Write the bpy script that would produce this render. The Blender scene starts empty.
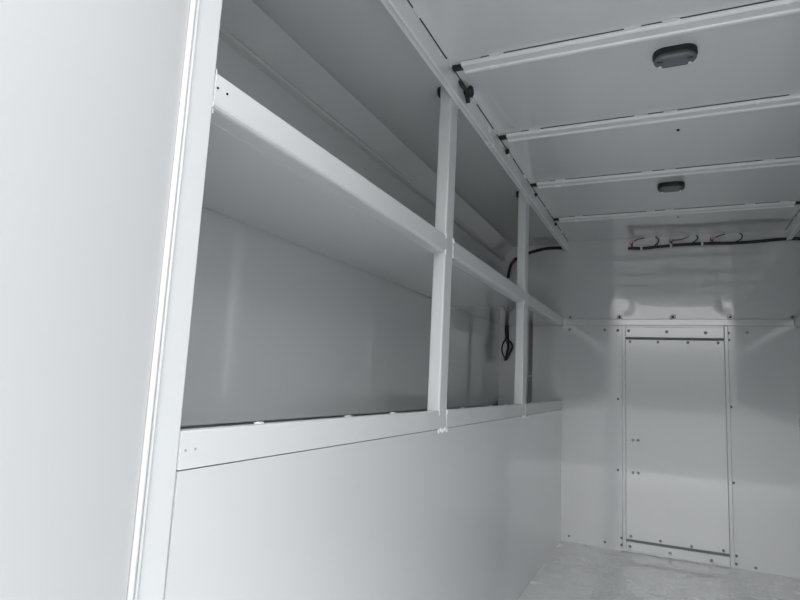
import bpy, bmesh, math
from mathutils import Vector, Matrix

# ---------------------------------------------------------------- units
# 1 unit = half the aisle width; the floor lies at FZ below the lens.
U = 0.635
FZ = -1.522
YB = 6.233          # bulkhead plane
YR = 0.72           # unseen rear edge of the roof, set back to let overhead sky in
YO = 0.20          # rear opening
col = bpy.context.scene.collection
sc = bpy.context.scene


def W(x, y, z):
    return Vector((x * U, y * U, (z - FZ) * U))


# ---------------------------------------------------------------- materials
def mat(name, rgb, rough=0.4, metal=0.0, bump=0.0, bscale=60.0, spec=0.5, coat=0.0, mottle=0.0, bdist=0.002):
    m = bpy.data.materials.new(name)
    m.use_nodes = True
    nt = m.node_tree
    b = nt.nodes['Principled BSDF']
    b.inputs['Base Color'].default_value = (*rgb, 1)
    b.inputs['Roughness'].default_value = rough
    b.inputs['Metallic'].default_value = metal
    b.inputs['Specular IOR Level'].default_value = spec
    b.inputs['Coat Weight'].default_value = coat
    b.inputs['Coat Roughness'].default_value = 0.06
    tc = nt.nodes.new('ShaderNodeTexCoord')
    if mottle:
        n = nt.nodes.new('ShaderNodeTexNoise')
        n.inputs['Scale'].default_value = 5.0
        n.inputs['Detail'].default_value = 4.0
        nt.links.new(tc.outputs['Object'], n.inputs['Vector'])
        r = nt.nodes.new('ShaderNodeMapRange')
        r.inputs['From Min'].default_value = 0.3
        r.inputs['From Max'].default_value = 0.7
        r.inputs['To Min'].default_value = max(0.02, rough - mottle)
        r.inputs['To Max'].default_value = rough + mottle
        nt.links.new(n.outputs['Fac'], r.inputs['Value'])
        nt.links.new(r.outputs['Result'], b.inputs['Roughness'])
    if bump:
        n = nt.nodes.new('ShaderNodeTexNoise')
        n.inputs['Scale'].default_value = bscale
        n.inputs['Detail'].default_value = 3.0
        nt.links.new(tc.outputs['Object'], n.inputs['Vector'])
        bp = nt.nodes.new('ShaderNodeBump')
        bp.inputs['Strength'].default_value = bump
        bp.inputs['Distance'].default_value = bdist
        nt.links.new(n.outputs['Fac'], bp.inputs['Height'])
        nt.links.new(bp.outputs['Normal'], b.inputs['Normal'])
    return m


PAINT = (0.592, 0.603, 0.606)
M = {}
M['paint'] = mat('white_gloss_paint', PAINT, 0.10, spec=0.8, coat=0.6, mottle=0.02, bump=0.015, bscale=9, bdist=0.004)
M['gloss'] = mat('bulkhead_gloss_paint', PAINT, 0.08, spec=0.85, coat=0.6, mottle=0.015)
M['sheet'] = mat('upper_bulkhead_paint', PAINT, 0.10, spec=0.7, coat=0.5, mottle=0.015)
M['roof'] = mat('white_roof_sheet', (0.68, 0.69, 0.692), 0.12, spec=0.8, coat=0.5, mottle=0.02, bump=0.015, bscale=6, bdist=0.004)
M['satin'] = mat('white_satin_paint', PAINT, 0.32, mottle=0.04, bump=0.03, bscale=120, bdist=0.001)
M['bow'] = mat('white_bow_paint', (0.76, 0.77, 0.775), 0.25, spec=0.7, coat=0.4, mottle=0.03)
M['dimmed'] = mat('dimmed_panel_paint', (0.52, 0.522, 0.526), 0.34, mottle=0.03)  # wall paint greyed to tone down the strong light by the opening
M['weld'] = mat('painted_weld', (0.68, 0.69, 0.695), 0.35, bump=0.3, bscale=90)
M['floor'] = mat('white_bedliner_coating', (0.72, 0.728, 0.735), 0.27, bump=0.5, bscale=42, bdist=0.006, mottle=0.02, coat=0.3)
M['black'] = mat('black_rubber', (0.012, 0.012, 0.013), 0.5)
M['gap'] = mat('seam_shade_tone', (0.05, 0.05, 0.052), 0.8, spec=0.2)  # dark tone painted in for the shade inside the roof seams
M['hole'] = mat('dark_void', (0.006, 0.006, 0.007), 0.9, spec=0.1)
M['seal'] = mat('grey_rubber_seal', (0.20, 0.205, 0.21), 0.6)
M['groove'] = mat('groove_shade_tone', (0.27, 0.275, 0.28), 0.6)  # shade of the deep groove put into a darker colour
M['lens'] = mat('smoked_lens', (0.13, 0.14, 0.15), 0.25, bump=0.2, bscale=200)
M['zinc'] = mat('zinc_screw', (0.36, 0.37, 0.38), 0.4, metal=0.3)
M['bright'] = mat('bright_zinc', (0.85, 0.86, 0.87), 0.3, metal=0.3)
M['red'] = mat('red_terminal', (0.38, 0.05, 0.035), 0.45)
M['nylon'] = mat('white_nylon', (0.80, 0.80, 0.79), 0.45)
M['shell'] = mat('grey_primed_sheet', (0.5, 0.51, 0.52), 0.35)
M['ground'] = mat('asphalt', (0.21, 0.21, 0.21), 0.9, bump=0.5, bscale=40)


# ---------------------------------------------------------------- mesh helpers
ORIGIN = {}         # object name -> its origin in world space

def add_box(bm, x0, x1, y0, y1, z0, z1, bev=0.0, seg=2):
    t = bmesh.new()
    vs = [t.verts.new(W(x, y, z)) for x in (x0, x1) for y in (y0, y1) for z in (z0, z1)]
    for q in ((0, 1, 3, 2), (4, 6, 7, 5), (0, 4, 5, 1), (2, 3, 7, 6), (0, 2, 6, 4), (1, 5, 7, 3)):
        t.faces.new([vs[i] for i in q])
    bmesh.ops.recalc_face_normals(t, faces=t.faces)
    if bev:
        bmesh.ops.bevel(t, geom=list(t.edges), offset=bev * U, segments=seg, affect='EDGES', profile=0.5, clamp_overlap=True)
    merge(bm, t)


def merge(bm, t):
    me = bpy.data.meshes.new('tmp')
    t.to_mesh(me)
    t.free()
    bm.from_mesh(me)
    bpy.data.meshes.remove(me)


def add_prism(bm, prof, a0, a1, axis='y'):
    """extrude a closed profile; axis y: prof=(x,z); axis x: prof=(y,z); axis z: prof=(x,y)"""
    def P(p, a):
        if axis == 'y':
            return W(p[0], a, p[1])
        if axis == 'x':
            return W(a, p[0], p[1])
        return W(p[0], p[1], a)
    t = bmesh.new()
    A = [t.verts.new(P(p, a0)) for p in prof]
    B = [t.verts.new(P(p, a1)) for p in prof]
    n = len(prof)
    for i in range(n):
        t.faces.new((A[i], A[(i + 1) % n], B[(i + 1) % n], B[i]))
    t.faces.new(A)
    t.faces.new(B)
    bmesh.ops.recalc_face_normals(t, faces=t.faces)
    merge(bm, t)


def spline(pts, per=8):
    P = [Vector(p) for p in pts]
    if len(P) < 3:
        return P
    out = []
    for i in range(len(P) - 1):
        p0 = P[max(i - 1, 0)]
        p1, p2 = P[i], P[i + 1]
        p3 = P[min(i + 2, len(P) - 1)]
        for k in range(per):
            t = k / per
            out.append(0.5 * ((2 * p1) + (p2 - p0) * t + (2 * p0 - 5 * p1 + 4 * p2 - p3) * t * t + (3 * p1 - p0 - 3 * p2 + p3) * t ** 3))
    out.append(P[-1])
    return out


def add_tube(bm, pts, r, n=10, smooth=True):
    """pts in unit coordinates; r in units (number or list)"""
    Q = spline([W(*p) for p in pts]) if smooth else [W(*p) for p in pts]
    rr = r * U
    rings = []
    up = None
    for i, p in enumerate(Q):
        d = (Q[min(i + 1, len(Q) - 1)] - Q[max(i - 1, 0)]).normalized()
        if up is None:
            a = Vector((0, 0, 1)) if abs(d.z) < 0.9 else Vector((1, 0, 0))
            up = d.cross(a).normalized()
        up = (up - d * up.dot(d)).normalized()
        v = d.cross(up)
        rings.append([bm.verts.new(p + (up * math.cos(2 * math.pi * k / n) + v * math.sin(2 * math.pi * k / n)) * rr) for k in range(n)])
    for a, b in zip(rings, rings[1:]):
        for k in range(n):
            f = bm.faces.new((a[k], a[(k + 1) % n], b[(k + 1) % n], b[k]))
            f.smooth = True
    bm.faces.new(list(reversed(rings[0])))
    bm.faces.new(rings[-1])


def add_lathe(bm, c, axis, prof, n=20, squash=(1, 1)):
    """prof: list of (radius, height) in units from the base at c along the unit vector axis"""
    ax = Vector(axis).normalized()
    a = Vector((0, 0, 1)) if abs(ax.z) < 0.9 else Vector((1, 0, 0))
    u = ax.cross(a).normalized()
    v = ax.cross(u)
    c = W(*c)
    rings = []
    for r, h in prof:
        if r <= 0:
            rings.append([bm.verts.new(c + ax * h * U)])
        else:
            rings.append([bm.verts.new(c + ax * h * U + (u * math.cos(2 * math.pi * k / n) * squash[0] + v * math.sin(2 * math.pi * k / n) * squash[1]) * r * U) for k in range(n)])
    for A, B in zip(rings, rings[1:]):
        for k in range(n):
            k2 = (k + 1) % n
            if len(A) == 1 and len(B) == 1:
                continue
            if len(A) == 1:
                f = bm.faces.new((A[0], B[k2], B[k]))
            elif len(B) == 1:
                f = bm.faces.new((A[k], A[k2], B[0]))
            else:
                f = bm.faces.new((A[k], A[k2], B[k2], B[k]))
            f.smooth = True
    if len(rings[0]) > 1:
        bm.faces.new(rings[0])
    if len(rings[-1]) > 1:
        bm.faces.new(rings[-1])
    bmesh.ops.recalc_face_normals(bm, faces=bm.faces)


def obj(name, bm, m, parent=None, origin=None):
    me = bpy.data.meshes.new(name)
    bm.to_mesh(me)
    bm.free()
    o = bpy.data.objects.new(name, me)
    me.materials.append(M[m])
    base = Vector((0, 0, 0)) if parent is None else ORIGIN[parent.name]
    w = W(*origin) if origin is not None else base
    me.transform(Matrix.Translation(-w))
    o.location = w - base
    col.objects.link(o)
    ORIGIN[o.name] = w
    o.parent = parent
    return o


def box(name, m, b, parent=None, bev=0.0, seg=2, origin=None):
    bm = bmesh.new()
    add_box(bm, *b, bev=bev, seg=seg)
    return obj(name, bm, m, parent, origin)


def tag(o, label=None, cat=None, group=None, kind=None):
    if label:
        o['label'] = label
    if cat:
        o['category'] = cat
    if group:
        o['group'] = group
    if kind:
        o['kind'] = kind
    return o


def struct(o, label, cat):
    return tag(o, label, cat, kind='structure')


def empty(name, loc, label, cat, group=None):
    o = bpy.data.objects.new(name, None)
    o.empty_display_size = 0.05
    o.location = W(*loc)
    col.objects.link(o)
    ORIGIN[o.name] = W(*loc)
    return tag(o, label, cat, group)


def screw(parent, x, z, y=YB, r=0.0108, name='screw', m='zinc'):
    bm = bmesh.new()
    add_lathe(bm, (x, y, z), (0, -1, 0), [(r * 1.35, -0.002), (r * 1.35, 0.003), (r, 0.004), (r * 0.9, 0.011), (r * 0.45, 0.013), (r * 0.4, 0.008), (0, 0.008)], 12)
    return obj(name, bm, m, parent, (x, y, z))


def hole(parent, c, axis, r, name='rivet_hole', sq=(1, 1), m='hole'):
    bm = bmesh.new()
    add_lathe(bm, c, axis, [(r, -0.003), (r, 0.002), (0, 0.002)], 14, sq)
    return obj(name, bm, m, parent, c)


def dab(parent, x, y, z, sx, sy, sz):
    bm = bmesh.new()
    add_box(bm, x - sx, x + sx, y - sy, y + sy, z - sz, z + sz, bev=min(sx, sy, sz) * 0.7)
    return obj('weld_bead', bm, 'weld', parent, (x, y, z))


# ================================================================ SETTING
# --- floor
fl = box('floor', 'floor', (-1.03, 1.07, YO, YB + 0.04, FZ - 0.06, FZ))
struct(fl, 'white textured coated cargo floor between the two side packs', 'floor')

# --- ceiling of the aisle
ce = box('ceiling', 'roof', (-1.12, 1.16, YR, YB + 0.06, 1.55, 1.60))
struct(ce, 'white sheet metal roof over the aisle, crossed by bows', 'ceiling')
for c in ((0.072, 3.638, 1.55), (0.097, 5.547, 1.55)):
    hole(ce, c, (0, 0, -1), 0.015, 'ceiling_hole', (1.0, 0.6))

# --- bulkhead, lower panel (continues into the compartment)
bm = bmesh.new()
add_box(bm, -1.0, 1.05, YB, YB + 0.05, FZ - 0.02, 0.65)
add_box(bm, -1.317, -1.0, YB + 0.015, YB + 0.05, FZ - 0.02, 0.65)
add_box(bm, 1.05, 1.367, YB + 0.015, YB + 0.05, FZ - 0.02, 0.65)
wb = obj('wall_back', bm, 'gloss')
struct(wb, 'glossy white lower bulkhead wall around the access panel', 'wall')
# --- bulkhead end piece in the compartment (beyond the dark groove)
for s in (-1, 1):
    bm = bmesh.new()
    a, b = sorted((s * 1.365, s * 1.70))
    add_box(bm, a, b, YB, YB + 0.05, -0.30, 0.64)
    add_box(bm, *sorted((s * 1.24, s * 1.70)), YB + 0.03, YB + 0.05, 0.641, 1.53)
    o = obj('wall_back', bm, 'paint')
    struct(o, 'white end sheet closing the %s compartment beyond the groove' % ('left' if s < 0 else 'right'), 'wall')
    if s < 0:
        box('groove_shade', 'groove', (-1.40, -1.30, YB + 0.052, YB + 0.07, -0.30, 0.64), o)  # darkened backing strip, paints the shade in the groove
        screw(o, -1.348, 0.10, YB + 0.052, 0.014, 'bolt', 'bright')


# --- bulkhead, upper sheet: thin, pulled in by the bolts so it ripples
def contour(x):
    K = [(-1.4, .70), (-.62, .72), (-.55, .86), (-.52, .915), (-.455, .935), (-.34, .92), (-.23, .86), (-.07, .828), (.11, .824), (.29, .815), (.39, .85), (.50, .905), (.56, .86), (.64, .72), (1.4, .70)]
    for (a, za), (b, zb) in zip(K, K[1:]):
        if a <= x <= b:
            return za + (zb - za) * (x - a) / (b - a)
    return .70


def sst(a, b, t):
    t = min(1, max(0, (t - a) / (b - a)))
    return t * t * (3 - 2 * t)


bm = bmesh.new()
NX, NZ = 150, 110
x0, x1, z0, z1 = -1.248, 1.30, 0.64, 1.56
grid = []
for i in range(NX + 1):
    x = x0 + (x1 - x0) * i / NX
    d = 0.0
    colv = []
    for k in range(NZ + 1):
        z = z0 + (z1 - z0) * k / NZ
        zc = contour(x)
        s = max(0.0, (z / YB - 0.100) / 2) * (1 - sst(zc - .025, zc + .02, z))
        s *= sst(-.66, -.52, x) * (1 - sst(.52, .66, x))
        for bx, bz, q in ((-.37, .775, -.030), (.49, .79, -.034)):
            s += q * math.exp(-(((x - bx) / .075) ** 2 + ((z - bz) / .055) ** 2))
        s -= 0.006 * sst(.95, 1.05, z) * math.exp(-(x / .6) ** 2)
        d += s * (z1 - z0) / NZ
        colv.append(bm.verts.new(W(x, YB + 0.012 - d, z)))
    grid.append(colv)
for i in range(NX):
    for k in range(NZ):
        f = bm.faces.new((grid[i][k], grid[i + 1][k], grid[i + 1][k + 1], grid[i][k + 1]))
        f.smooth = True
add_box(bm, -1.32, 1.32, YB + 0.05, YB + 0.07, 0.6, 1.60)
wu = obj('wall_back', bm, 'sheet')
struct(wu, 'rippled glossy white upper bulkhead sheet above the channel', 'wall')


# --- side packs (left one in view; the right one mirrors it)
OFF = 0.05          # the right side pack stands a little farther out


def mx(s, a, b):
    return (a + OFF, b + OFF) if s > 0 else (-b, -a)


def sx(s, x):
    return x + OFF if s > 0 else -x


def side_shell(s):
    side = 'left' if s < 0 else 'right'

    def B(x0, x1):          # x given as distances from the centre
        return mx(s, x0, x1)
    # lower aisle wall
    o = box('wall_' + side, 'paint', (*B(1.0, 1.03), 1.014, YB, FZ - 0.02, -0.2292))
    struct(o, 'smooth white lower aisle wall on the %s, under the ledge rail' % side, 'wall')
    # panel by the opening; splay of the left one added to cut its daylight
    bm = bmesh.new()
    add_prism(bm, [(sx(s, a), b) for a, b in (((0.998, 0.905), (0.855, 0.22), (0.90, 0.20), (1.04, 0.88), (1.04, 0.905)) if s < 0 else ((0.998, 0.905), (0.998, 0.20), (1.04, 0.20), (1.04, 0.905)))], FZ - 0.02, 1.56, 'z')
    o = obj('wall_' + side, bm, 'dimmed')
    struct(o, 'flat white wall panel on the %s beside the rear opening' % side, 'wall')
    bm = bmesh.new()
    X = sx(s, 0.9965)
    add_tube(bm, [(X, 0.913, FZ), (X, 0.913, 1.55)], 0.0072, 12, False)
    tag(obj('corner_bead', bm, 'satin', o), 'bright rounded white edge bead')
    bm = bmesh.new()
    X = sx(s, 0.9985)
    add_tube(bm, [(X, 0.9285, FZ), (X, 0.9285, 1.55)], 0.005, 10, False)
    obj('seam_bead', bm, 'satin', o)
    # outer skin of the compartments
    o = box('wall_' + side, 'paint', (*B(1.68, 1.70), 0.90, YB + 0.06, -0.217, 1.43))
    struct(o, 'grey white outer side wall behind the %s shelf' % side, 'wall')
    # drip lip and sloped upper side
    bm = bmesh.new()
    prof = [(1.681, 1.372), (1.652, 1.383), (1.644, 1.392), (1.646, 1.400), (1.668, 1.405), (1.55, 1.530), (1.57, 1.56), (1.70, 1.45), (1.70, 1.39)]
    add_prism(bm, [(sx(s, p[0]), p[1]) for p in prof], 0.90, YB + 0.06)
    o = obj('wall_' + side, bm, 'paint')
    struct(o, 'sloped upper side of the %s compartment above the drip lip' % side, 'wall')
    # roof of the compartment
    bm = bmesh.new()
    add_prism(bm, [(sx(s, 1.0015), 1.534), (sx(s, 1.56), 1.5275), (sx(s, 1.57), 1.56), (sx(s, 1.0015), 1.56)], 0.90, YB + 0.06)
    o = obj('ceiling', bm, 'paint')
    struct(o, 'white roof sheet over the %s shelf compartment' % side, 'ceiling')
    # bottom of the compartment
    o = box('floor', 'paint', (*B(1.03, 1.655), 0.90, YB, -0.30, -0.246))
    struct(o, 'white bottom sheet of the %s open compartment' % side, 'floor')
    if s < 0:
        box('bracket', 'paint', (-1.66, -1.58, YB - 0.09, YB - 0.002, -0.246, -0.155), o, 0.012)
    # near partition
    o = box('wall_' + side, 'paint', (*B(1.035, 1.70), 0.88, 0.96, -0.30, 1.52))
    struct(o, 'white partition closing the near end of the %s compartment' % side, 'wall')
    return o


for s in (-1, 1):
    side_shell(s)

# outer jacket so that daylight only enters by the rear opening
for s in (-1, 1):
    o = box('wall_outer', 'shell', (*mx(s, 1.72, 1.74), 0.86, YB + 0.09, FZ - 0.1, 1.62))
    struct(o, 'outer side skin of the %s of the vehicle body' % ('left' if s < 0 else 'right'), 'wall')
o = box('ceiling_outer', 'shell', (-1.74, 1.79, YR, YB + 0.09, 1.602, 1.63))
struct(o, 'outer roof skin of the vehicle body', 'roof')
o = box('floor_outer', 'shell', (-1.74, 1.79, YO, YB + 0.09, FZ - 0.13, FZ - 0.062))
struct(o, 'underside of the vehicle body', 'floor')
o = box('wall_outer', 'shell', (-1.74, 1.79, YB + 0.075, YB + 0.09, FZ - 0.1, 1.6))
struct(o, 'front skin of the vehicle body', 'wall')
for s in (-1, 1):
    o = box('wall_outer', 'satin', (*mx(s, 1.041, 1.72), 0.75, 0.78, FZ - 0.1, 1.6))
    struct(o, 'rear facing skin of the %s side pack' % ('left' if s < 0 else 'right'), 'wall')

# ================================================================ POSTS, RAILS, SHELVES
P1, P2, P3, P4 = (0.930, 1.010), (2.650, 2.758), (4.410, 4.528), (YB, YB)


def post(y0, y1, z0, z1, label, group, s=-1, kind=None, depth=0.065):
    t = empty('upright_post', (s * 1.03, (y0 + y1) / 2, z0), label, 'post', group)
    box('post_tube', 'satin', (*mx(s, 1.0, 1.0 + depth), y0, y1, z0, z1), t, 0.008, 3)
    return t


def rail(s, z0, z1, x0, x1, name, label, parent=None):
    pass


# near corner post
t = empty('corner_post', (-1.02, 0.97, FZ), 'wide bright white upright post next to the near wall panel', 'post')
box('post_face', 'satin', (-1.036, -1.0, 0.925, 1.0105, FZ, 1.56), t, 0.006, 3)
for q in range(7):
    dab(t, -1.0005, 1.0115 + 0.001 * math.sin(q * 2.1), 0.728 - 0.017 * q, 0.0012, 0.0010 + 0.0006 * (q % 2), 0.0065)

GP = 'white uprights in front of the shelf openings'
pA = post(*P2, -0.236, 1.530, 'nearer square white upright post crossing the shelf front, below the first roof bow', GP)
pB = post(*P3, -0.236, 1.530, 'farther square white upright post with black cable just behind it', GP)
for t, (a, b) in ((pA, P2), (pB, P3)):
    for (y, z) in ((a, 0.72), (a, 0.64), (b, 0.72), (b, 0.68), (b, 0.645), (a, -0.15), (b, -0.15)):
        dab(t, -1.001, y, z, 0.006, 0.006, 0.014)
    for k in range(5):
        dab(t, -1.0005, a + (b - a) * k / 4, -0.238 + 0.006 * (k % 2), 0.007, 0.009, 0.010)
    for k in range(4):
        dab(t, -1.000, a + (b - a) * k / 3, 1.452, 0.006, 0.009, 0.004)


# shelf
def make_shelf(s, structure=False):
    segs = [(P1[1] + 0.001, P2[0]), (P2[1], P3[0]), (P3[1], YB - 0.001)]
    sheet = bmesh.new()
    add_box(sheet, *mx(s, 1.067, 1.668), P1[1], YB - 0.012, 0.637, 0.660, 0.003)
    for (a, b) in segs:
        add_box(sheet, *mx(s, 1.010, 1.068), a, b, 0.6415, 0.659)
    lips = []
    for (a, b) in segs:
        bm = bmesh.new()
        prof = [(1.0, 0.722), (1.0, 0.652), (1.0015, 0.645), (1.006, 0.6395), (1.013, 0.637), (1.0675, 0.6368), (1.0675, 0.640), (1.014, 0.641), (1.010, 0.648), (1.010, 0.66), (1.010, 0.715), (1.052, 0.717), (1.052, 0.726), (1.004, 0.7255), (1.001, 0.7245)]
        add_prism(bm, [(sx(s, p[0]), p[1]) for p in prof], a, b)
        lips.append(bm)
    return sheet, lips


sheet, lips = make_shelf(-1)
shelf = empty('shelf', (-1.3, 3.6, 0.635), 'long white metal shelf with folded front edge running along the left wall', 'shelf')
obj('shelf_sheet', sheet, 'paint', shelf)
for q, l in enumerate(lips):
    lo = obj('front_lip', l, 'satin', shelf)
    if q == 0:
        hole(lo, (-1.0, 1.0195, 0.689), (1, 0, 0), 0.0030, 'rivet_hole')
        hole(lo, (-1.0, 1.053, 0.690), (1, 0, 0), 0.0030, 'rivet_hole')

# ledge rail
segs = [(P1[1] + 0.002, P2[0] + 0.002), (P2[1] - 0.002, P3[0] + 0.002), (P3[1] - 0.002, YB - 0.001)]


def ledge_prof(s):
    return [(sx(s, x), z) for x, z in [(0.9985, -0.226), (0.9985, -0.144), (1.001, -0.140), (1.030, -0.140), (1.030, -0.146), (1.008, -0.147), (1.008, -0.219), (1.030, -0.220), (1.030, -0.226)]]


led = empty('ledge_rail', (-1.01, 3.6, -0.226), 'white ledge rail along the bottom of the left openings, above the lower wall', 'rail')
for a, b in segs:
    bm = bmesh.new()
    add_prism(bm, ledge_prof(-1), a, b)
    obj('rail_face', bm, 'satin', led)
for y in (1.026, 1.057):
    hole(led, (-0.9985, y, -0.183), (1, 0, 0), 0.0026, 'rivet_hole', m='zinc')
for y in (1.33, 1.83, 2.2, 3.1, 3.65, 4.05, 4.9, 5.4):
    dab(led, -1.034, y, -0.140, 0.008, 0.014, 0.004)


# header rails (both sides: the far end of the right one shows in the corner)
def header(s, label):
    t = empty('header_rail', (s * 1.0, 3.4, 1.445), label, 'rail', None)
    bm = bmesh.new()
    prof = [(0.957, 1.545), (0.957, 1.452), (0.9585, 1.447), (0.963, 1.4445), (0.968, 1.4450), (0.972, 1.448), (0.985, 1.449), (0.991, 1.4475), (0.997, 1.449), (1.0, 1.453), (1.0, 1.548), (0.975, 1.548)]
    add_prism(bm, [(sx(s, a), b) for a, b in prof], YR, YB + 0.01)
    obj('rail_tube', bm, 'bow', t)
    box('seam_shade', 'gap', (*mx(s, 0.9525, 0.9570), YR + 0.02, YB - 0.01, 1.5475, 1.5495), t)  # thin dark strip in place of the shadow line above the rail
    y = YR + 0.1
    while y < YB - 0.1:
        dab(t, sx(s, 0.9550), y, 1.5465, 0.006, 0.035, 0.0045)
        y += 0.415
    return t


hl = header(-1, 'long white header rail along the roof edge above the left openings')
hr = header(1, 'short visible end of the white header rail at the right upper corner')
for y, k in ((3.594, 1.0), (4.524, 0.85), (5.44, 0.8)):
    bm = bmesh.new()
    add_lathe(bm, (-0.957, y, 1.528), (1, 0, -0.2), [(0.018 * k, -0.004), (0.018 * k, 0.010), (0.012 * k, 0.02), (0, 0.022)], 12)
    obj('plug', bm, 'black', hl)
    box('weld_tab', 'weld', (-0.962, -0.948, y + 0.03, y + 0.075, 1.512, 1.541), hl, 0.004)

# black latch knob at the nearer post, and rubber grommets behind the header at both posts
t = empty('latch_knob', (-0.957, 2.70, 1.52), 'black knob on the header rail by the top of the nearer post', 'knob')
bm = bmesh.new()
add_tube(bm, [(-0.962, 2.63, 1.530), (-0.935, 2.70, 1.505), (-0.928, 2.745, 1.497)], 0.010, 10)
obj('stem', bm, 'black', t)
bm = bmesh.new()
add_lathe(bm, (-0.955, 2.715, 1.508), (1, 0.1, 0.05), [(0.012, 0), (0.014, 0.02), (0.028, 0.03), (0.030, 0.040), (0.022, 0.048), (0, 0.05)], 18)
obj('knob_head', bm, 'black', t)
bm = bmesh.new()
add_tube(bm, [(-0.945, 2.735, 1.505), (-0.948, 2.765, 1.475)], 0.012, 8, False)
obj('tail', bm, 'black', t)
for y, lab in ((2.680, 'black rubber grommet behind the header at the nearer post'), (4.435, 'black rubber grommet behind the header at the farther post')):
    bm = bmesh.new()
    add_lathe(bm, (-1.068, y, 1.512), (-1, 0, 0), [(0.022, 0.0), (0.028, 0.003), (0.028, 0.012), (0.018, 0.018), (0, 0.018)], 14)
    o = obj('grommet', bm, 'black', None, (-1.068, y, 1.512))
    tag(o, lab, 'grommet', 'black grommets behind the header')

# ================================================================ ROOF BOWS
GB = 'white bows across the roof'
bow_labels = ['white roof bow nearest the viewer, just before the large dome light',
              'white roof bow second from the viewer, just beyond the large dome light',
              'white roof bow third from the viewer, just before the small far dome light',
              'white roof bow nearest the bulkhead, beyond the far dome light']


def make_bow(y, label):
    t = empty('roof_bow', (0, y + 0.03, 1.55), label, 'roof bow', GB)
    bm = bmesh.new()
    prof = [(y, 1.5450), (y + 0.001, 1.536), (y + 0.004, 1.5315), (y + 0.012, 1.5275), (y + 0.016, 1.5290), (y + 0.056, 1.5280), (y + 0.062, 1.5215), (y + 0.074, 1.5195), (y + 0.079, 1.523), (y + 0.084, 1.55), (y + 0.06, 1.55), (y + 0.05, 1.545)]
    add_prism(bm, prof, -0.898, 0.93, 'x')
    obj('bow_channel', bm, 'bow', t)
    box('seam_shade', 'gap', (-0.80, 0.90, y - 0.0018, y + 0.001, 1.5465, 1.5495), t)  # dark strip painting the shadow line at the bow's near edge
    for x in (-0.72, -0.12, 0.03, 0.62, 0.86):
        dab(t, x, y - 0.002, 1.5465, 0.035, 0.006, 0.005)
    for s in (-1, 1):
        box('end_plug', 'black', (*((-0.950, -0.8975) if s < 0 else (0.9295, 0.99)), y + 0.022, y + 0.056, 1.529, 1.549), t, 0.004)
    return t


def copy_tree(o, parent=None):
    c = o.copy()
    col.objects.link(c)
    if parent is not None:
        c.parent = parent
    for ch in list(o.children):
        copy_tree(ch, c)
    return c


b0 = make_bow(2.487, bow_labels[0])
for y, lab in zip((3.360, 4.292, 5.29), bow_labels[1:]):
    c = copy_tree(b0)
    c.location = W(0, y + 0.03, 1.55)
    c['label'] = lab


# ================================================================ DOME LIGHTS
def stadium(cx, cy, hw, hd, n=14):
    r = hd
    L = hw - hd
    pts = []
    for k in range(n + 1):
        a = -math.pi / 2 + math.pi * k / n
        pts.append((cx + L + r * math.cos(a), cy + r * math.sin(a)))
    for k in range(n + 1):
        a = math.pi / 2 + math.pi * k / n
        pts.append((cx - L + r * math.cos(a), cy + r * math.sin(a)))
    return pts


def loft(bm, rings):
    R = [[bm.verts.new(W(*p)) for p in r] for r in rings]
    for A, B in zip(R, R[1:]):
        n = len(A)
        for k in range(n):
            f = bm.faces.new((A[k], A[(k + 1) % n], B[(k + 1) % n], B[k]))
    bm.faces.new(R[0])
    bm.faces.new(R[-1])
    bmesh.ops.recalc_face_normals(bm, faces=bm.faces)


def make_dome(cx, cy, label):
    t = empty('dome_light', (cx, cy, 1.55), label, 'ceiling light', 'dome lights on the roof')
    bm = bmesh.new()
    loft(bm, [[(x, y, z) for x, y in stadium(cx, cy, hw, hd)] for hw, hd, z in ((.092, .053, 1.55), (.094, .055, 1.545), (.094, .055, 1.522), (.091, .052, 1.517))])
    obj('housing', bm, 'black', t)
    bm = bmesh.new()
    loft(bm, [[(x, y, z) for x, y in stadium(cx, cy + .002, hw, hd)] for hw, hd, z in ((.090, .051, 1.518), (.090, .051, 1.508), (.085, .046, 1.502), (.070, .033, 1.499))])
    obj('lens', bm, 'lens', t)
    for s in (-1, 1):
        box('switch_slot', 'black', (cx + s * .062 - .013, cx + s * .062 + .013, cy - .022, cy - .010, 1.496, 1.503), t, 0.002)
        bm = bmesh.new()
        add_lathe(bm, (cx + s * .062, cy + .028, 1.502), (0, 0, -1), [(.008, 0), (.008, .004), (.004, .006), (0, .006)], 10)
        obj('screw', bm, 'bright', t)
    return t


d0 = make_dome(0.046, 2.745, 'larger looking grey dome light, the nearer one between the first two roof bows')
d1 = copy_tree(d0)
d1.location = W(0.038, 4.62, 1.55)
d1['label'] = 'smaller looking grey dome light, the far one beyond the third roof bow'

# ================================================================ BULKHEAD CHANNEL
ch = empty('bulkhead_channel', (0, YB, 0.65), 'bright white horizontal channel across the bulkhead above the access panel', 'channel')
box('channel_face', 'gloss', (-0.999, 1.039, YB - 0.016, YB + 0.012, 0.651, 0.712), ch, 0.004, 2)
bm = bmesh.new()
for x in (-0.925, -0.441, 0.05, 0.541, 1.036):
    bm = bmesh.new()
    big = abs(x) < 0.8
    R = 0.027 if big else 0.017
    yw = YB + 0.008
    add_lathe(bm, (x, yw, 0.734), (0, -1, 0), [(R, -0.01), (R, 0.014), (R * .92, 0.017), (R * .42, 0.017), (R * .38, 0.012), (0, 0.010)], 16)
    rn = obj('rivet_nut', bm, 'nylon' if big else 'zinc', ch, (x, yw, 0.734))
    hole(rn, (x, yw - 0.0125, 0.734), (0, -1, 0), R * .36, 'threaded_hole')

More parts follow.
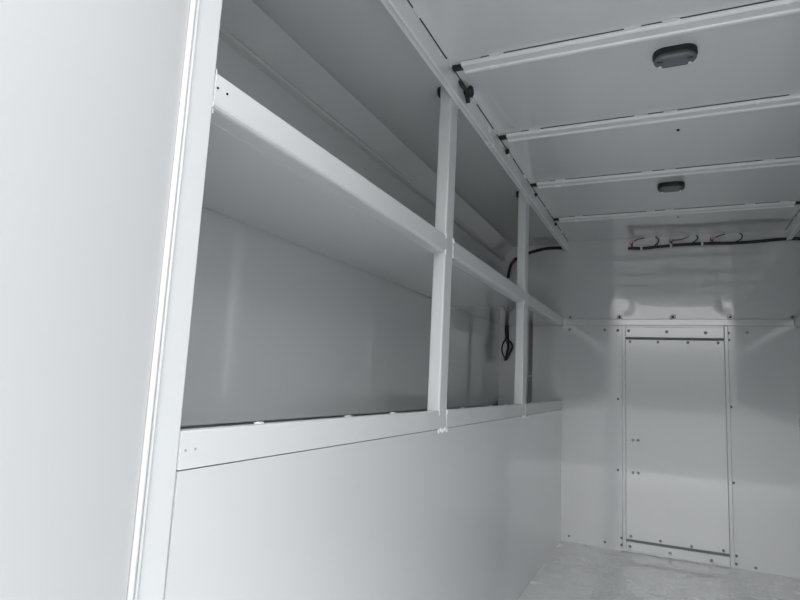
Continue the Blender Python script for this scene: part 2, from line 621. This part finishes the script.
# screws and holes on the bulkhead itself
for x, z in ((-0.932, 0.603), (-0.584, 0.602), (0.672, 0.59), (-0.458, 0.60)):
    screw(wb, x, z)
for x, z in ((-0.457, -0.088), (-0.459, -0.776), (-0.428, -1.41), (-0.429, -1.475), (0.521, 0.584), (0.522, 0.518), (0.525, -0.104), (0.528, -0.785), (0.535, -1.417), (0.533, -1.486), (-0.92, -1.466), (-0.579, -1.471), (0.682, -1.494)):
    screw(wb, x, z, r=0.009, m='seal')

# ================================================================ ACCESS PANEL
ap = empty('access_panel', (0.05, YB, FZ), 'tall rectangular metal access panel screwed to the middle of the bulkhead', 'panel')
box('panel_sheet', 'gloss', (-0.385, 0.483, YB - 0.012, YB - 0.001, -1.408, 0.508), ap, 0.003)
tag(box('top_strip', 'gloss', (-0.385, 0.483, YB - 0.020, YB - 0.001, 0.530, 0.632), ap, 0.004), 'shiny strip screwed over the panel top')
tag(box('bottom_strip', 'gloss', (-0.385, 0.483, YB - 0.018, YB - 0.001, -1.510, -1.430), ap, 0.004), 'pale strip along the floor')
box('seal', 'seal', (-0.384, 0.482, YB - 0.006, YB - 0.001, 0.509, 0.529), ap)
box('seal', 'seal', (-0.384, 0.482, YB - 0.006, YB - 0.001, -1.429, -1.409), ap)
for x in (-0.402, 0.501):
    bm = bmesh.new()
    add_box(bm, x - .017, x + .017, YB - .014, YB - .001, FZ + .006, .645, .005, 3)
    obj('side_trim', bm, 'gloss', ap)
for x, z in ((-0.355, 0.594), (-0.009, 0.587), (0.329, 0.581)):
    screw(ap, x, z, YB - 0.020, 0.011)
for x, z in ((-0.343, 0.487), (-0.087, 0.487), (0.174, 0.487), (0.432, 0.487), (-0.343, -1.379), (-0.085, -1.385), (0.175, -1.389), (0.434, -1.387), (-0.32, -0.476), (-0.275, -0.473), (-0.322, -0.785), (-0.273, -0.785)):
    screw(ap, x, z, YB - 0.012, 0.010)
for x, z in ((-0.352, -1.472), (-0.005, -1.48), (0.336, -1.485)):
    screw(ap, x, z, YB - 0.018, 0.011)

# ================================================================ WIRING
hy = YB - 0.022
HP = [(-0.358, 1.436), (-0.33, 1.440), (-0.235, 1.432), (-0.104, 1.440), (0.042, 1.449), (0.212, 1.454), (0.428, 1.451), (0.597, 1.444), (0.761, 1.449), (0.922, 1.459), (1.04, 1.459), (1.20, 1.450)]
hs = empty('wiring_harness', (0.2, hy, 1.45), 'black taped wiring harness strung across the top of the bulkhead', 'wiring')
bm = bmesh.new()
add_tube(bm, [(x, hy, z) for x, z in HP], 0.015, 12)
obj('bundle', bm, 'black', hs)
for x, z in ((-0.230, 1.428), (0.042, 1.436), (0.316, 1.440)):
    box('cable_clip', 'nylon', (x - 0.010, x + 0.010, hy - 0.024, hy + 0.012, z - 0.012, z + 0.024), hs, 0.004)
for (cx, cz, wire, loop) in ((-0.325, 1.500, [(-0.30, 1.512), (-0.26, 1.530), (-0.20, 1.540)], [(-0.10, 1.544), (-0.072, 1.525), (-0.072, 1.495), (-0.105, 1.455)]),
                             (0.043, 1.505, [(0.06, 1.503), (0.137, 1.507), (0.204, 1.536)], [(0.265, 1.542), (0.282, 1.518), (0.265, 1.490), (0.225, 1.462)]),
                             (0.402, 1.500, [(0.43, 1.510), (0.47, 1.524), (0.515, 1.538)], [(0.635, 1.540), (0.658, 1.515), (0.645, 1.480), (0.60, 1.455)])):
    bm = bmesh.new()
    add_lathe(bm, (cx, YB + 0.008, cz), (0, -1, 0), [(0.017, 0), (0.017, 0.02), (0.014, 0.026), (0.010, 0.026), (0.009, 0.020), (0, 0.020)], 16)
    c = tag(obj('terminal', bm, 'red', hs, (cx, YB, cz)), 'red ring terminal')
    bm = bmesh.new()
    add_lathe(bm, (cx, YB - 0.012, cz), (0, -1, 0), [(0.009, 0), (0.009, 0.016), (0.005, 0.02), (0, 0.02)], 12)
    obj('stud', bm, 'bright', c)
    for pts in (wire, loop):
        bm = bmesh.new()
        add_tube(bm, [(x, hy + 0.004, z) for x, z in pts], 0.0055, 8)
        obj('pigtail', bm, 'black', hs)
    bm = bmesh.new()
    add_tube(bm, [(cx, hy + 0.004, cz - 0.018), (cx + 0.006, hy + 0.002, cz - 0.04), (cx, hy, cz - 0.055)], 0.009, 8)
    obj('pigtail', bm, 'red', hs)

# cable in the left compartment, above the shelf
cy_ = YB - 0.020
ca = empty('cable', (-1.3, cy_, 1.40), 'black cable curving from the header corner down behind the farther post, above the shelf', 'cable')
bm = bmesh.new()
add_tube(bm, [(-0.99, cy_, 1.475), (-1.08, cy_, 1.482), (-1.2, cy_, 1.478), (-1.351, cy_, 1.446), (-1.471, cy_, 1.400), (-1.549, cy_, 1.345), (-1.585, cy_, 1.240), (-1.596, cy_, 1.127), (-1.598, cy_, 0.95), (-1.598, cy_, 0.664)], 0.016, 10)
obj('sheath', bm, 'black', ca)
bm = bmesh.new()
add_tube(bm, [(-1.525, cy_ - 0.002, 1.366), (-1.560, cy_ - 0.002, 1.326)], 0.0185, 10, False)
tag(obj('tape_wrap', bm, 'red', ca), 'red tape on the cable')
bm = bmesh.new()
add_tube(bm, [(-1.597, cy_, 1.165), (-1.597, cy_, 1.145)], 0.019, 10, False)
obj('cable_tie', bm, 'nylon', ca)

# loose end below the shelf
cb = empty('cable', (-1.6, cy_, 0.64), 'black looped cable end hanging below the shelf in the far corner', 'cable')
bm = bmesh.new()
add_tube(bm, [(-1.597, cy_, 0.636), (-1.597, cy_, 0.58), (-1.592, cy_, 0.52), (-1.594, cy_, 0.475)], 0.021, 10)
obj('sheath', bm, 'black', cb)
bm = bmesh.new()
add_tube(bm, [(-1.594, cy_, 0.49), (-1.612, cy_ - .05, 0.455), (-1.612, cy_ - .12, 0.395), (-1.610, cy_ - .11, 0.34), (-1.600, cy_ - .06, 0.295), (-1.588, cy_ - .02, 0.268)], 0.008, 8)
obj('wire_loop', bm, 'black', cb)
bm = bmesh.new()
add_tube(bm, [(-1.590, cy_, 0.49), (-1.545, cy_, 0.450), (-1.530, cy_, 0.405), (-1.555, cy_ - .01, 0.34), (-1.585, cy_ - .02, 0.275), (-1.607, cy_ - .03, 0.262)], 0.012, 8)
obj('wire_loop', bm, 'black', cb)
bm = bmesh.new()
add_tube(bm, [(-1.590, cy_, 0.475), (-1.575, cy_, 0.41), (-1.588, cy_, 0.34), (-1.594, cy_, 0.278)], 0.013, 8)
obj('wire_loop', bm, 'black', cb)

# ================================================================ RIGHT SIDE (mirror; only glimpsed and reflected)
sheet, lips = make_shelf(1)
for bm, nm, lab in ((sheet, 'trim_1', 'sheet of the shelf on the right side, mostly out of frame'),):
    struct(obj(nm, bm, 'paint'), lab, 'shelf')
for l in lips:
    struct(obj('trim_2', l, 'satin'), 'folded front edge of the right side shelf', 'trim')
for a, b in segs:
    bm = bmesh.new()
    add_prism(bm, ledge_prof(1), a, b)
    struct(obj('trim_3', bm, 'satin'), 'ledge rail on the right side', 'trim')
for k, (a, b, z0) in enumerate(((0.925, 1.0105, FZ), (*P2, -0.236), (*P3, -0.236))):
    o = box('trim_%d' % (4 + k), 'satin', (*mx(1, 1.0, 1.06 if k else 1.034), a, b, z0, 1.458), None, 0.006)
    struct(o, 'upright on the right side, out of frame', 'trim')

# ================================================================ OUTSIDE GROUND
bm = bmesh.new()
add_box(bm, -60, 60, -80, 40, FZ - 1.15, FZ - 1.10)
struct(obj('ground', bm, 'ground'), 'grey paved lot outside behind the vehicle', 'ground')

# ================================================================ SKY
w = bpy.data.worlds.new('overcast_sky')
sc.world = w
w.use_nodes = True
nt = w.node_tree
bg = nt.nodes['Background']
tc = nt.nodes.new('ShaderNodeTexCoord')
sp = nt.nodes.new('ShaderNodeSeparateXYZ')
nt.links.new(tc.outputs['Generated'], sp.inputs[0])
rp = nt.nodes.new('ShaderNodeValToRGB')
rp.color_ramp.elements[0].position = 0.0
rp.color_ramp.elements[0].color = (0.105, 0.11, 0.11, 1)
rp.color_ramp.elements[1].position = 1.0
rp.color_ramp.elements[1].color = (0.66, 0.68, 0.70, 1)
for p, c in ((0.065, (0.22, 0.225, 0.225, 1)), (0.09, (0.48, 0.485, 0.49, 1)), (0.15, (0.62, 0.625, 0.63, 1)), (0.28, (1.05, 1.06, 1.07, 1)), (0.5, (1.0, 1.02, 1.04, 1))):
    e = rp.color_ramp.elements.new(p)
    e.color = c
nt.links.new(sp.outputs['Z'], rp.inputs['Fac'])
nt.links.new(rp.outputs['Color'], bg.inputs['Color'])
bg.inputs['Strength'].default_value = 6.2

# ================================================================ CAMERA
RM = Matrix((((0.90789145, 0.41634486, 0.04888833), (-0.01257754, 0.14362279, -0.98955257), (-0.41901661, 0.89779143, 0.1356305))))
cam = bpy.data.cameras.new('camera')
cam.sensor_width = 36
cam.lens = 578.7754 / 800 * 36
cam.clip_start = 0.01
co = bpy.data.objects.new('camera', cam)
col.objects.link(co)
r0, r1, r2 = RM
mw = Matrix(((r0[0], -r1[0], -r2[0]), (r0[1], -r1[1], -r2[1]), (r0[2], -r1[2], -r2[2]))).to_4x4()
mw.translation = W(0, 0, 0)
co.matrix_world = mw
sc.camera = co

# ================================================================ VIEW
sc.view_settings.view_transform = 'Standard'
sc.view_settings.look = 'None'
sc.view_settings.gamma = 1
sc.view_settings.use_curve_mapping = False
sc.view_settings.exposure = 0.0
sc.cycles.max_bounces = 16
sc.cycles.diffuse_bounces = 12
sc.cycles.glossy_bounces = 8
